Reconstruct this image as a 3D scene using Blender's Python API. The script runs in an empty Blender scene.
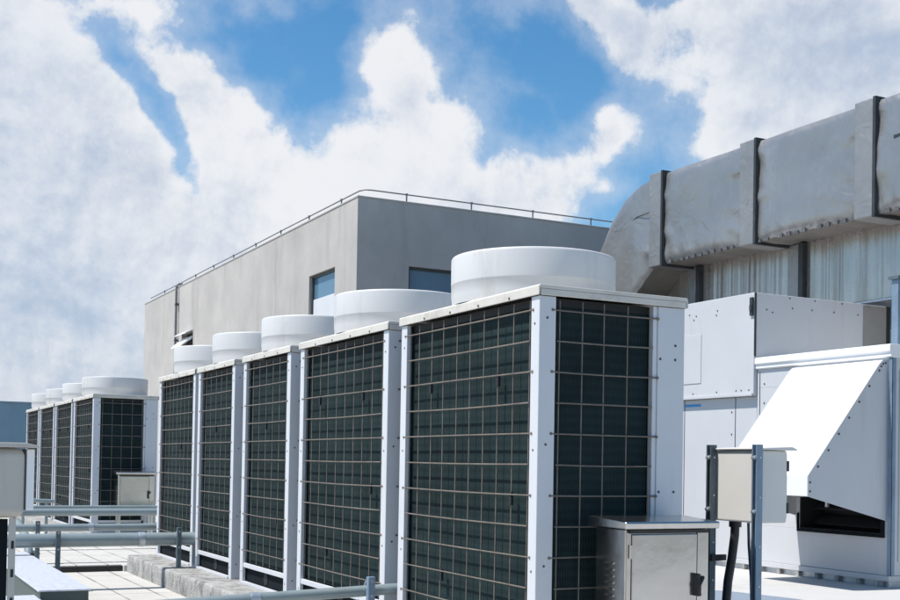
import bpy, math, random
from mathutils import Vector, Matrix, noise
random.seed(7)
sc = bpy.context.scene
COL = sc.collection
PI = math.pi

# ------------------------------------------------------------------ mesh helper
class MB:
    def __init__(s): s.v = []; s.f = []; s.sm = []
    def add(s, vs, fs, smooth=False):
        b = len(s.v); s.v += [tuple(p) for p in vs]
        for f in fs: s.f.append(tuple(b + i for i in f)); s.sm.append(smooth)
        return s
    def box(s, x0, x1, y0, y1, z0, z1):
        v = [(x0,y0,z0),(x1,y0,z0),(x1,y1,z0),(x0,y1,z0),(x0,y0,z1),(x1,y0,z1),(x1,y1,z1),(x0,y1,z1)]
        return s.add(v, [(0,3,2,1),(4,5,6,7),(0,1,5,4),(1,2,6,5),(2,3,7,6),(3,0,4,7)])
    def tube(s, p0, p1, r, n=8, cap=True, r1=None):
        p0, p1 = Vector(p0), Vector(p1); d = (p1 - p0).normalized()
        a = d.orthogonal().normalized(); b = d.cross(a); r1 = r if r1 is None else r1
        vs = [p0 + r*(math.cos(2*PI*i/n)*a + math.sin(2*PI*i/n)*b) for i in range(n)]
        vs += [p1 + r1*(math.cos(2*PI*i/n)*a + math.sin(2*PI*i/n)*b) for i in range(n)]
        s.add(vs, [(i, (i+1) % n, n+(i+1) % n, n+i) for i in range(n)], True)
        if cap:
            s.add(vs[:n], [tuple(range(n-1, -1, -1))]); s.add(vs[n:], [tuple(range(n))])
        return s
    def path(s, pts, r, n=8):
        pts = [Vector(p) for p in pts]; rings = []
        ref = None
        for i, p in enumerate(pts):
            d = (pts[min(i+1, len(pts)-1)] - pts[max(i-1, 0)]).normalized()
            if ref is None: ref = d.orthogonal().normalized()
            a = (ref - d*ref.dot(d)).normalized(); ref = a; b = d.cross(a)
            rings.append([p + r*(math.cos(2*PI*k/n)*a + math.sin(2*PI*k/n)*b) for k in range(n)])
        vs = [q for R in rings for q in R]; fs = []
        for i in range(len(pts)-1):
            for k in range(n): fs.append((i*n+k, i*n+(k+1) % n, (i+1)*n+(k+1) % n, (i+1)*n+k))
        s.add(vs, fs, True)
        s.add(rings[0], [tuple(range(n-1, -1, -1))]); s.add(rings[-1], [tuple(range(n))])
        return s
    def lathe(s, c, prof, n=64):
        vs = []; m = len(prof)
        for i in range(n):
            t = 2*PI*i/n
            for r, z in prof: vs.append((c[0]+r*math.cos(t), c[1]+r*math.sin(t), c[2]+z))
        fs = [(i*m+j, ((i+1) % n)*m+j, ((i+1) % n)*m+j+1, i*m+j+1) for i in range(n) for j in range(m-1)]
        return s.add(vs, fs, True)
    def prism(s, poly, axis, a, b):
        n = len(poly)
        def P(p, t):
            return {0: (t, p[0], p[1]), 1: (p[0], t, p[1]), 2: (p[0], p[1], t)}[axis]
        vs = [P(p, a) for p in poly] + [P(p, b) for p in poly]
        fs = [tuple(range(n-1, -1, -1)), tuple(range(n, 2*n))] + [(i, (i+1) % n, n+(i+1) % n, n+i) for i in range(n)]
        return s.add(vs, fs)
    def build(s, name, m, parent=None, bevel=0, segs=2, origin=None):
        o0 = origin if origin is not None else (parent_world(parent) if parent else Vector((0,0,0)))
        me = bpy.data.meshes.new(name)
        me.from_pydata([tuple(Vector(p) - Vector(o0)) for p in s.v], [], s.f)
        import bmesh
        bm = bmesh.new(); bm.from_mesh(me); bmesh.ops.recalc_face_normals(bm, faces=bm.faces)
        bm.to_mesh(me); bm.free()
        me.polygons.foreach_set('use_smooth', s.sm); me.update()
        me.materials.append(m)
        o = bpy.data.objects.new(name, me); COL.objects.link(o)
        if parent: o.parent = parent
        else: o.location = o0
        if bevel:
            b = o.modifiers.new('Bevel', 'BEVEL'); b.width = bevel; b.segments = segs
            b.limit_method = 'ANGLE'; b.angle_limit = math.radians(40)
        return o

def parent_world(p):
    v = Vector((0,0,0))
    while p: v = v + p.location; p = p.parent
    return v

def tag(o, label=None, cat=None, group=None, kind=None):
    if label: o['label'] = label
    if cat: o['category'] = cat
    if group: o['group'] = group
    if kind: o['kind'] = kind
    return o
def thing(name, loc, label, cat, group=None):
    o = bpy.data.objects.new(name, None); COL.objects.link(o); o.location = loc
    o.empty_display_size = .1
    return tag(o, label, cat, group)
def copy_tree(o, parent=None):
    kids = [c for c in COL.objects if c.parent == o]
    c = o.copy(); COL.objects.link(c); c.parent = parent
    for k in kids: copy_tree(k, c)
    return c

# ------------------------------------------------------------------ materials
def mat(name, col, rough=.5, metal=0, var=.12, vscale=2.5, bump=0, bscale=30, dirt_or_sheen=None, spec=.5, rvar=.08):
    """dirt = (colour, amount, (sx,sy,sz), threshold)"""
    m = bpy.data.materials.new(name); m.use_nodes = True
    nt = m.node_tree; N = nt.nodes; L = nt.links
    b = N['Principled BSDF']
    b.inputs['Metallic'].default_value = metal
    b.inputs['Specular IOR Level'].default_value = spec
    tc = N.new('ShaderNodeTexCoord'); oi = N.new('ShaderNodeObjectInfo')
    mu = N.new('ShaderNodeMath'); mu.operation = 'MULTIPLY'; mu.inputs[1].default_value = 37
    L.new(oi.outputs['Random'], mu.inputs[0])
    ad = N.new('ShaderNodeVectorMath'); ad.operation = 'ADD'
    L.new(tc.outputs['Object'], ad.inputs[0]); L.new(mu.outputs[0], ad.inputs[1])
    V = ad.outputs[0]
    n1 = N.new('ShaderNodeTexNoise'); n1.inputs['Scale'].default_value = vscale; n1.inputs['Detail'].default_value = 8
    n1.inputs['Roughness'].default_value = .62
    L.new(V, n1.inputs['Vector'])
    mr = N.new('ShaderNodeMapRange'); mr.inputs[1].default_value = .3; mr.inputs[2].default_value = .7
    mr.inputs[3].default_value = 1-var; mr.inputs[4].default_value = 1+var*.7
    L.new(n1.outputs['Fac'], mr.inputs[0])
    vm = N.new('ShaderNodeVectorMath'); vm.operation = 'SCALE'; vm.inputs[0].default_value = col[:3]
    L.new(mr.outputs[0], vm.inputs['Scale'])
    out = vm.outputs[0]
    if dirt_or_sheen:
        for dcol, amt, dsc, th in (dirt_or_sheen if isinstance(dirt_or_sheen, list) else [dirt_or_sheen]):
            mp = N.new('ShaderNodeMapping'); mp.inputs['Scale'].default_value = dsc; L.new(V, mp.inputs['Vector'])
            n2 = N.new('ShaderNodeTexNoise'); n2.inputs['Scale'].default_value = 1; n2.inputs['Detail'].default_value = 7
            n2.inputs['Roughness'].default_value = .68
            L.new(mp.outputs[0], n2.inputs['Vector'])
            m2 = N.new('ShaderNodeMapRange'); m2.inputs[1].default_value = th; m2.inputs[2].default_value = th+.22
            m2.inputs[3].default_value = 0; m2.inputs[4].default_value = amt
            L.new(n2.outputs['Fac'], m2.inputs[0])
            mx = N.new('ShaderNodeMix'); mx.data_type = 'RGBA'
            L.new(m2.outputs[0], mx.inputs['Factor']); L.new(out, mx.inputs['A'])
            mx.inputs['B'].default_value = (*dcol, 1); out = mx.outputs['Result']
    L.new(out, b.inputs['Base Color'])
    rr = N.new('ShaderNodeMapRange'); rr.inputs[3].default_value = max(.02, rough-rvar); rr.inputs[4].default_value = min(1, rough+rvar)
    L.new(n1.outputs['Fac'], rr.inputs[0]); L.new(rr.outputs[0], b.inputs['Roughness'])
    if bump:
        n3 = N.new('ShaderNodeTexNoise'); n3.inputs['Scale'].default_value = bscale; n3.inputs['Detail'].default_value = 6
        L.new(V, n3.inputs['Vector'])
        bp = N.new('ShaderNodeBump'); bp.inputs['Strength'].default_value = bump; bp.inputs['Distance'].default_value = .02
        L.new(n3.outputs['Fac'], bp.inputs['Height']); L.new(bp.outputs[0], b.inputs['Normal'])
    return m
def nodes_of(m): return m.node_tree.nodes, m.node_tree.links, m.node_tree.nodes['Principled BSDF']

white_paint = mat('white_unit_paint', (.59,.60,.63), .42, 0, .05, 2, .03, 8, [((.42,.40,.37), .45, (9,9,.8), .6)])
cap_paint = mat('weathered_cap_paint', (.58,.55,.50), .55, 0, .1, 5, .05, 20, [((.34,.31,.26), .7, (5,5,9), .55)])
drum_paint = mat('drum_white', (.60,.595,.59), .42, 0, .06, 1.6, .04, 3, [((.42,.395,.36), .6, (4,4,.9), .54), ((.44,.43,.41), .4, (2,2,9), .6)])
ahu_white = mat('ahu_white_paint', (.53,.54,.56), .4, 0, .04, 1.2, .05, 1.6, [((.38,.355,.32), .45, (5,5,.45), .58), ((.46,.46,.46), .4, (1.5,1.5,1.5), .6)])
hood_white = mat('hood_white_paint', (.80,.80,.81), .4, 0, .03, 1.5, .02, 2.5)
wire_mat = mat('rusty_wire', (.185,.158,.135), .6, .25, .3, 9, 0, 30, [((.13,.075,.045), .6, (14,14,14), .52)])
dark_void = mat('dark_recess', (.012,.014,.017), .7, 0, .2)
base_dark = mat('dark_base_panel', (.008,.012,.015), .8, 0, .3, 6, 0, 30, [((.03,.03,.027), .5, (6,6,3), .6)], spec=.1)
screw_mat = mat('dark_screw', (.085,.08,.075), .5, .5, .2)
steel = mat('stainless_steel', (.55,.54,.525), .2, 1, .10, 2, .10, 5, [((.26,.24,.22), .6, (5,5,2), .56)])
galv = mat('galvanised_steel', (.5,.535,.57), .42, .7, .2, 14, .03, 30, [((.3,.3,.29), .4, (5,5,5), .58)])
strut_blue = mat('blue_grey_strut', (.20,.275,.36), .45, .25, .14, 8, .04, 30, [((.12,.14,.16), .6, (9,9,3), .58)])
strut_dark = mat('dark_teal_strut', (.10,.135,.155), .5, .2, .25, 8, .04, 30, [((.28,.29,.28), .5, (12,12,4), .6)])
beige = mat('beige_box_paint', (.66,.645,.61), .45, 0, .05, 2, .04, 6, [((.40,.37,.32), .5, (6,6,1.2), .6)])
beige_grey = mat('grey_beige_box_paint', (.46,.44,.405), .5, 0, .08, 3, .04, 6, [((.30,.28,.25), .5, (6,6,1.2), .58)])
black_rubber = mat('black_rubber', (.018,.018,.02), .5, 0, .3, 8)
pipe_mat = mat('aluminium_clad_pipe', (.25,.30,.31), .25, .1, .1, 5, .05, 9, [((.34,.35,.34), .55, (3,9,9), .58)])
tray_lid = mat('galvanised_tray_lid', (.58,.60,.65), .5, .25, .22, 22, .08, 60)
tray_body = mat('dark_green_tray_paint', (.055,.082,.078), .5, 0, .2, 6, .03, 30, [((.12,.13,.12), .5, (8,8,8), .58)])
plaster_l = mat('grey_plaster', (.45,.425,.40), .9, 0, .15, .7, .25, 60, [((.27,.25,.235), .65, (1.6,1.6,.22), .54), ((.5,.48,.45), .5, (.9,.9,1.2), .56), ((.31,.29,.27), .5, (5,5,4), .6)])
coping_m = mat('coping_render', (.40,.385,.365), .85, 0, .12, 3, .2, 40)
concrete = mat('weathered_concrete', (.38,.375,.36), .9, 0, .2, 7, .8, 60, [((.09,.085,.078), .85, (9,9,5), .46), ((.50,.49,.47), .6, (3,3,6), .56)])
rail_m = mat('rail_steel', (.20,.20,.205), .5, .5, .2, 6)
frame_m = mat('window_frame_dark', (.06,.065,.07), .4, .3, .15)
blind_m = mat('pale_blind', (.62,.64,.66), .8, 0, .05)
blue_shed = mat('blue_sheet', (.15,.25,.34), .5, .15, .16, 1.2, 0, 20, [((.3,.36,.4), .4, (1,1,.3), .58)])
label_blue = mat('blue_sticker', (.05,.28,.62), .4, 0, .05)
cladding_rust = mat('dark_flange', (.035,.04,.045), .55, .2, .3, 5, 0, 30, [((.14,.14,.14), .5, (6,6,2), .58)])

def make_coil():
    m = mat('finned_coil', (.018,.034,.036), .7, 0, .35, 1.7, 0, 30, [((.05,.056,.05), .45, (3,3,1.4), .57), ((.10,.10,.095), .5, (22,22,9), .66)], spec=.12)
    N, L, b = nodes_of(m)
    tc = [n for n in N if n.type == 'TEX_COORD'][0]
    sp = N.new('ShaderNodeSeparateXYZ'); L.new(tc.outputs['Object'], sp.inputs[0])
    ad = N.new('ShaderNodeMath'); ad.operation = 'ADD'; L.new(sp.outputs['X'], ad.inputs[0]); L.new(sp.outputs['Y'], ad.inputs[1])
    cb = N.new('ShaderNodeCombineXYZ'); L.new(ad.outputs[0], cb.inputs[0])
    w = N.new('ShaderNodeTexWave'); w.bands_direction = 'X'; w.inputs['Scale'].default_value = 19; w.inputs['Distortion'].default_value = .6
    L.new(cb.outputs[0], w.inputs['Vector'])
    cb2 = N.new('ShaderNodeCombineXYZ'); L.new(sp.outputs['Z'], cb2.inputs[0]); L.new(ad.outputs[0], cb2.inputs[1])
    w2 = N.new('ShaderNodeTexWave'); w2.bands_direction = 'X'; w2.inputs['Scale'].default_value = 6; w2.inputs['Distortion'].default_value = 2.0  # faint horizontal bands drawn into the colour like wire shadows
    w2.inputs['Detail Scale'].default_value = .6
    L.new(cb2.outputs[0], w2.inputs['Vector'])
    mm = N.new('ShaderNodeMath'); mm.operation = 'MULTIPLY_ADD'; mm.inputs[1].default_value = .3; mm.inputs[2].default_value = .74
    L.new(w.outputs['Fac'], mm.inputs[0])
    m2 = N.new('ShaderNodeMath'); m2.operation = 'MULTIPLY_ADD'; m2.inputs[1].default_value = .22; m2.inputs[2].default_value = .8
    L.new(w2.outputs['Fac'], m2.inputs[0])
    mu = N.new('ShaderNodeMath'); mu.operation = 'MULTIPLY'; L.new(mm.outputs[0], mu.inputs[0]); L.new(m2.outputs[0], mu.inputs[1])
    src = b.inputs['Base Color'].links[0].from_socket
    sc_ = N.new('ShaderNodeVectorMath'); sc_.operation = 'SCALE'; L.new(src, sc_.inputs[0]); L.new(mu.outputs[0], sc_.inputs['Scale'])
    L.new(sc_.outputs[0], b.inputs['Base Color'])
    bp = N.new('ShaderNodeBump'); bp.inputs['Strength'].default_value = .35; bp.inputs['Distance'].default_value = .01
    L.new(w.outputs['Fac'], bp.inputs['Height']); L.new(bp.outputs[0], b.inputs['Normal'])
    return m
coil = make_coil()

def make_foil(name, col, rough, metal, vs=1):
    m = mat(name, col, rough, metal, .10, 1.3, 0, 30, [((.24,.237,.235), .7, (1.1,1.1,.8), .52), ((.46,.455,.45), .6, (1.6,1.6,1.6), .58), ((.5,.49,.48), .4, (7,7,.8), .62)], rvar=.12)
    N, L, b = nodes_of(m)
    tc = [n for n in N if n.type == 'TEX_COORD'][0]
    n3 = N.new('ShaderNodeTexNoise'); n3.inputs['Scale'].default_value = 1.6*vs; n3.inputs['Detail'].default_value = 5; n3.inputs['Roughness'].default_value = .45
    n3.inputs['Distortion'].default_value = .5
    L.new(tc.outputs['Object'], n3.inputs['Vector'])
    n4 = N.new('ShaderNodeTexNoise'); n4.inputs['Scale'].default_value = 1.9*vs; n4.inputs['Detail'].default_value = 2.5; n4.inputs['Distortion'].default_value = 1.2
    L.new(tc.outputs['Object'], n4.inputs['Vector'])
    q1 = N.new('ShaderNodeMath'); q1.operation = 'SUBTRACT'; q1.inputs[1].default_value = .5; L.new(n4.outputs['Fac'], q1.inputs[0])
    q2 = N.new('ShaderNodeMath'); q2.operation = 'ABSOLUTE'; L.new(q1.outputs[0], q2.inputs[0])
    q3 = N.new('ShaderNodeMath'); q3.operation = 'MULTIPLY_ADD'; q3.inputs[1].default_value = 1.3; L.new(q2.outputs[0], q3.inputs[0]); L.new(n3.outputs['Fac'], q3.inputs[2])
    bp = N.new('ShaderNodeBump'); bp.inputs['Strength'].default_value = .3; bp.inputs['Distance'].default_value = .06
    L.new(q3.outputs[0], bp.inputs['Height']); L.new(bp.outputs[0], b.inputs['Normal'])
    return m
foil = make_foil('dull_foil', (.32,.315,.31), .33, .55)
foil_band = make_foil('foil_band', (.29,.287,.285), .42, .45, 1.5)

def make_clad():
    m = mat('ribbed_cladding', (.48,.445,.415), .27, .7, .12, 1.2, 0, 30, [((.27,.235,.20), .8, (5,5,.35), .5), ((.52,.58,.64), .6, (12,12,.3), .56)])  # brown layer is stain; pale blue streaks paint in sky reflections
    N, L, b = nodes_of(m)
    tc = [n for n in N if n.type == 'TEX_COORD'][0]
    sp = N.new('ShaderNodeSeparateXYZ'); L.new(tc.outputs['Object'], sp.inputs[0])
    cb = N.new('ShaderNodeCombineXYZ'); L.new(sp.outputs['Y'], cb.inputs[0])
    n = N.new('ShaderNodeTexNoise'); n.inputs['Scale'].default_value = 4.5; n.inputs['Detail'].default_value = 4; L.new(cb.outputs[0], n.inputs['Vector'])
    bp = N.new('ShaderNodeBump'); bp.inputs['Strength'].default_value = .55; bp.inputs['Distance'].default_value = .06
    L.new(n.outputs['Fac'], bp.inputs['Height']); L.new(bp.outputs[0], b.inputs['Normal'])
    return m
cladding = make_clad()

def make_floor():
    m = mat('roof_paving', (.50,.485,.45), .85, 0, .1, 1.4, .25, 60, [((.36,.34,.31), .55, (1.1,1.1,1.1), .55), ((.56,.55,.53), .5, (3,3,3), .56)])
    N, L, b = nodes_of(m)
    tc = [n for n in N if n.type == 'TEX_COORD'][0]
    mp = N.new('ShaderNodeMapping'); mp.inputs['Rotation'].default_value = (0,0,PI/2); mp.inputs['Location'].default_value = (.35,.14,0)
    L.new(tc.outputs['Object'], mp.inputs['Vector'])
    br = N.new('ShaderNodeTexBrick'); br.offset = 0; br.inputs['Scale'].default_value = 1
    br.inputs['Brick Width'].default_value = 1.9; br.inputs['Row Height'].default_value = .36
    br.inputs['Mortar Size'].default_value = .012; br.inputs['Mortar Smooth'].default_value = .3
    L.new(mp.outputs[0], br.inputs['Vector'])
    src = b.inputs['Base Color'].links[0].from_socket
    n = N.new('ShaderNodeTexNoise'); n.inputs['Scale'].default_value = 1.7; L.new(tc.outputs['Object'], n.inputs['Vector'])
    k = N.new('ShaderNodeMath'); k.operation = 'MULTIPLY'; L.new(br.outputs['Fac'], k.inputs[0])
    kr = N.new('ShaderNodeMapRange'); kr.inputs[1].default_value = .35; kr.inputs[2].default_value = .6; kr.inputs[3].default_value = .25; kr.inputs[4].default_value = .9
    L.new(n.outputs['Fac'], kr.inputs[0]); L.new(kr.outputs[0], k.inputs[1])
    mx = N.new('ShaderNodeMix'); mx.data_type = 'RGBA'; L.new(k.outputs[0], mx.inputs['Factor']); L.new(src, mx.inputs['A'])
    mx.inputs['B'].default_value = (.12,.11,.10,1); L.new(mx.outputs['Result'], b.inputs['Base Color'])
    return m
paving = make_floor()

def make_glass():
    m = mat('blue_window_glass', (.10,.19,.27), .08, .0, .06, 1, 0, spec=.8)
    return m
win_glass = make_glass()
floor_patch_m = mat('blue_grey_patch', (.15,.21,.29), .28, 0, .1, 1, .0, 5, spec=.6, rvar=.03)

# ------------------------------------------------------------------ setting
fl = MB(); fl.box(-14,40,-6,70,-.4,0)
tag(fl.build('roof_floor', paving), kind='structure')
gm = mat('city_ground', (.10,.105,.095), .95, 0, .3, .02, 0, 30)
fl = MB(); fl.box(-1500,1500,-1500,1500,-26,-25)
tag(fl.build('ground', gm), kind='structure')
sl = MB(); sl.box(-6,2.90,14.18,30,-.02,.075); sl.box(2.90,6.8,14.06,30,-.02,.075)
tag(sl.build('roof_slab', paving, bevel=.01), kind='structure')
step_shade_m = mat('step_shade_tone', (.028,.026,.024), .8, 0, .3, 5, .3, 40)
m = MB(); m.box(-6,2.898,14.11,14.178,.001,.062)  # near-black strip put along the slab step to paint in its shade
tag(m.build('step_shade_strip', step_shade_m), kind='structure')
absorber_m = mat('bounce_absorber', (.055,.055,.056), .9, 0, .25, 2, .3, 50)
m = MB(); m.box(6.9,39,13.2,19.35,.001,.005)  # dark sheet added out of view to cut light bounced onto the building
tag(m.build('bounce_absorber', absorber_m), kind='structure')
membrane = mat('white_roof_membrane', (.50,.495,.485), .8, 0, .06, .8, .2, 40, [((.34,.32,.29), .6, (.8,.8,.8), .55), ((.38,.37,.35), .5, (5,5,5), .58)])
m = MB(); m.box(4.7,39.5,-5.5,13.1,.001,.004)
tag(m.build('roof_membrane', membrane), kind='structure')
# thin floor patch with a blue-grey base colour, before the white air handler
pts = []
for i in range(48):
    t = 2*PI*i/48; r = 1+.12*math.sin(3*t+1)+.07*math.sin(7*t)+.05*math.sin(11*t+2)
    pts.append((8.0+.62*r*math.cos(t)-.25*math.sin(t), 8.9+2.1*r*math.sin(t)))
pm = MB(); pm.prism(pts, 2, .0045, .008)
tag(pm.build('floor_patch', floor_patch_m), kind='structure')

# plinths
def plinth(y0, y1, label, joints):
    t = thing('concrete_plinth', ((2.93+4.3)/2, y0, 0), label, 'plinth')
    m = MB(); ys = [y0]+joints+[y1]
    for a, b in zip(ys[:-1], ys[1:]):
        n = max(2, int((b-a)/.12)); nz = 4
        # rough chipped edge face grid on the -x side, top and ends
        def P(y, k):
            prof = [(2.925,0),(2.925,.06),(2.926,.12),(2.928,.18),(2.936,.197),(2.955,.2)]
            x, z = prof[k]
            d = noise.noise(Vector((y*5, k*1.3, 2)))*.004+noise.noise(Vector((y*19, k*3, 7)))*.005
            return (x+d*(1 if 0 < k < 5 else .3), y, z+(d*.4 if 2 < k < 5 else 0))
        ya, yb = a+.006, b-.006
        rows = [[P(ya+(yb-ya)*i/n, k) for k in range(6)] for i in range(n+1)]
        vs = [p for r in rows for p in r]
        m.add(vs, [(i*6+k, (i+1)*6+k, (i+1)*6+k+1, i*6+k+1) for i in range(n) for k in range(5)], True)
        for yy, rw in ((ya, rows[0]), (yb, rows[-1])):
            m.add(rw+[(4.32,yy,.2),(4.32,yy,0)], [tuple(range(8))])
        m.add([rows[0][5], rows[-1][5], (4.32,yb,.2), (4.32,ya,.2)], [(0,1,2,3)])
        m.add([(4.32,ya,0),(4.32,yb,0),(4.32,yb,.2),(4.32,ya,.2)], [(0,1,2,3)])
    m.build('plinth_block', concrete, t)
plinth(5.15, 14.0, 'long weathered concrete plinth under the five nearer condenser units', [8.3, 11.5])
plinth(18.05, 26.1, 'concrete plinth under the far group of condenser units', [22.1])

# ------------------------------------------------------------------ condenser units
W = .97; HT = 2.1
def make_unit(L, nv, label, group, clips):
    t = thing('condenser_unit', (0,0,0), label, 'air conditioner', group)
    zt = 2.047
    # posts
    def post(poly):
        m = MB(); m.prism(poly, 2, 0, zt); m.build('corner_post', white_paint, t, .004)
    post([(0,.0),(.105,.0),(.105,.05),(.018,.05),(.018,.085),(0,.085)])
    post([(0,L-.085),(.03,L-.085),(.03,L-.03),(.105,L-.03),(.105,L),(0,L)])
    post([(.785,.0),(W,.0),(W,.12),(W-.02,.12),(W-.02,.03),(.785,.03)])
    post([(W,L-.1),(W,L),(.8,L),(.8,L-.03),(W-.02,L-.03),(W-.02,L-.1)])
    m = MB(); m.box(.755,.783,.008,.05,.18,zt); m.build('grille_edge_strip', white_paint, t, .003)
    # rails
    m = MB()
    m.box(.006,.03,.087,L-.087,.15,.19); m.box(.107,.753,.006,.03,.15,.19)
    m.box(W-.03,W-.006,.122,L-.102,.15,.19); m.box(.107,.798,L-.028,L-.006,.15,.19)
    m.build('bottom_rail', white_paint, t, .003)
    m = MB()
    m.box(-.012,.03,.087,L-.087,0,.022); m.box(.107,.783,-.01,.03,0,.022); m.box(W-.03,W+.01,.122,L-.102,0,.022)
    m.build('foot_rail', white_paint, t, .002)
    m = MB(); m.box(.04,W-.04,.04,L-.04,.024,.148); m.build('base_panel', base_dark, t)
    m = MB(); m.tube((.0385,L*.5,.09),(.036,L*.5,.09),.055,20); m.build('drain_hole', dark_void, t)
    # coils
    m = MB(); m.box(.055,.085,.052,L-.052,.192,2.0); m.build('coil_panel', coil, t)
    m = MB(); m.box(.107,.753,.055,.085,.192,2.0); m.build('coil_panel', coil, t)
    m = MB(); m.box(W-.085,W-.055,.122,L-.102,.192,2.0); m.build('coil_panel', coil, t)
    m = MB(); m.box(.107,.798,L-.085,L-.055,.192,2.0); m.build('coil_panel', coil, t)
    # gap under the cap
    m = MB(); m.box(.05,W-.05,.05,L-.05,2.002,zt-.001); m.build('inner_header', dark_void, t)
    # wire guards : real wires
    zs = [1.975-.1665*k for k in range(11)]
    def guard(name, P, a0, a1, nvert, v0, v1, hook):
        m = MB(); r = .0045
        for i in range(nvert):
            a = v0+(v1-v0)*i/(nvert-1) + random.uniform(-.006,.006)
            b = a+random.uniform(-.006,.006)
            m.tube(P(a,.205,0), P((a+b)/2,1.1,.002), r*.9, 6, False); m.tube(P((a+b)/2,1.1,.002), P(b,2.03,0), r*.9, 6, False)
        for k, z in enumerate(zs):
            s0 = a0-(.022 if k % 2 == 0 else -.012); s1 = a1+(.022 if k % 2 == 0 else -.012)
            zm = z+random.uniform(-.006,.002)
            ps = [P(s0,z,-.010)] + [P(s0+(s1-s0)*q/4, z+(zm-z)*math.sin(PI*q/4), -.0085) for q in (1,2,3)] + [P(s1,z,-.010)]
            m.path(ps, r*1.05, 6)
            if k % 2 == 0:
                for s in (s0, s1):
                    c = P(s, z, -.004); m.tube((c[0]-.012*abs(P(0,0,1)[0]-P(0,0,0)[0]), c[1]-.012*abs(P(0,0,1)[1]-P(0,0,0)[1]), c[2]), c, .008, 8)
        m.build(name, wire_mat, t)
    guard('wire_guard', lambda a,z,d: (.012+d, a, z), .085, L-.085, nv, .12, .12+.1715*(nv-1) if nv > 7 else L-.28, 0)
    guard('wire_guard', lambda a,z,d: (a, .012+d, z), .105, .76, 5, .134, .735, 0)
    for (yy, kk) in clips:
        z = 1.975-.1665*kk
        m = MB(); m.box(.004,.02, yy-.012,yy+.012, z-.06,z+.012); m.build('spacer_clip', dark_void, t)
    # screws
    def screw(p, q, r):
        m = MB(); m.tube(p, q, r, 8); m.build('screw', screw_mat, t)
    for z in (1.93,1.25,.6,.14):
        screw((.05,-.003,z),(.05,.002,z),.0065)
        screw((-.003,.045,z-.03),(.002,.045,z-.03),.0055)
        screw((-.003,L-.05,z-.03),(.002,L-.05,z-.03),.0055)
    for (x, z) in ((.905,1.83),(.905,1.75),(.80,1.75),(.905,1.0),(.80,1.0),(.905,.4)):
        screw((x,-.003,z),(x,.002,z),.0075)
    y = .3
    while y < L-.2:
        screw((-.018,y,2.062),(-.013,y,2.062),.007); y += .36
    # cap
    m = MB()
    prof = [(-.014,2.048),(-.006,2.048),(-.004,2.085),(W+.004,2.085),(W+.006,2.048),(W+.014,2.048),(W+.014,2.098),(W+.004,2.106),(-.004,2.106),(-.014,2.098)]
    m.prism(prof, 1, -.014, L+.014)
    m.box(.0,W,-.0135,-.006,2.048,2.084); m.box(.0,W,L+.006,L+.0135,2.048,2.084)
    m.build('top_cap', cap_paint, t, .004)
    # fan drum
    c = (.485, L/2, 0)
    m = MB(); m.lathe(c, [(.499,2.107),(.501,2.13),(.505,2.16),(.5065,2.23),(.5069,2.2305),(.5072,2.236),(.5076,2.385),(.506,2.396),(.502,2.402),(.498,2.40),(.49,2.38),(.485,2.2),(.48,2.107)], 96)
    d = m.build('fan_shroud', drum_paint, t)
    m = MB()
    m.tube((c[0],c[1],2.12),(c[0],c[1],2.24),.09,20)
    for k in range(4):
        a = k*PI/2+.3; ca, sa = math.cos(a), math.sin(a)
        q = lambda r, w, z: (c[0]+r*ca-w*sa, c[1]+r*sa+w*ca, z)
        vs = [q(.08,-.05,2.15),q(.08,.05,2.21),q(.45,-.12,2.16),q(.45,.12,2.24),q(.08,-.05,2.155),q(.08,.05,2.215),q(.45,-.12,2.165),q(.45,.12,2.245)]
        m.add(vs, [(0,2,3,1),(4,5,7,6),(0,1,5,4),(2,6,7,3),(0,4,6,2),(1,3,7,5)])
    m.build('fan', base_dark, d)
    m = MB()
    for r in (.12,.2,.28,.36,.44):
        ring = [(c[0]+r*math.cos(2*PI*i/32), c[1]+r*math.sin(2*PI*i/32), 2.36) for i in range(33)]
        m.path(ring, .003, 5)
    for k in range(8):
        a = k*PI/4; m.tube((c[0],c[1],2.364),(c[0]+.49*math.cos(a),c[1]+.49*math.sin(a),2.364),.003,5)
    m.build('fan_guard', wire_mat, d)
    return t

G1 = 'condenser units of the near row'; G2 = 'condenser units of the far row'
u1 = make_unit(1.755, 9, 'nearest and largest-looking condenser unit, behind the stainless cabinet', G1, [(.456,2),(1.32,2),(.456,11),(.29,6),(1.13,9)])
u1.location = (3.25, 5.328, .2)
u2 = copy_tree(u1); u2.location = (3.25, 7.295, .2)
u2['label'] = 'second condenser unit of the near row, a long pipe passing its near post'
u3 = make_unit(1.315, 6, 'middle condenser unit of the near row, narrower with six upright guard wires', G1, [(.65,3),(.33,8)])
u3.location = (3.25, 9.29, .2)
u4 = copy_tree(u3); u4.location = (3.25, 10.885, .2)
u4['label'] = 'narrow fourth condenser unit of the near row, beside where the thick pipe ends'
u5 = make_unit(1.625, 9, 'farthest condenser unit of the near row, dark and crossed by the thick pipe', G1, [(.6,4)])
u5.location = (3.25, 12.325, .2)
fl_ = ['first condenser unit of the far row, its dark end grille facing us behind a cabinet',
       'second condenser unit of the far row, between the end unit and the third',
       'third condenser unit of the far row, next to the farthest one',
       'farthest condenser unit of the far row, beside the blue sheet wall']
for i, y in enumerate((18.19, 20.13, 22.07, 24.0)):
    c = copy_tree(u1); c.location = (3.25, y, .2); c['label'] = fl_[i]; c['group'] = G2

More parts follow.
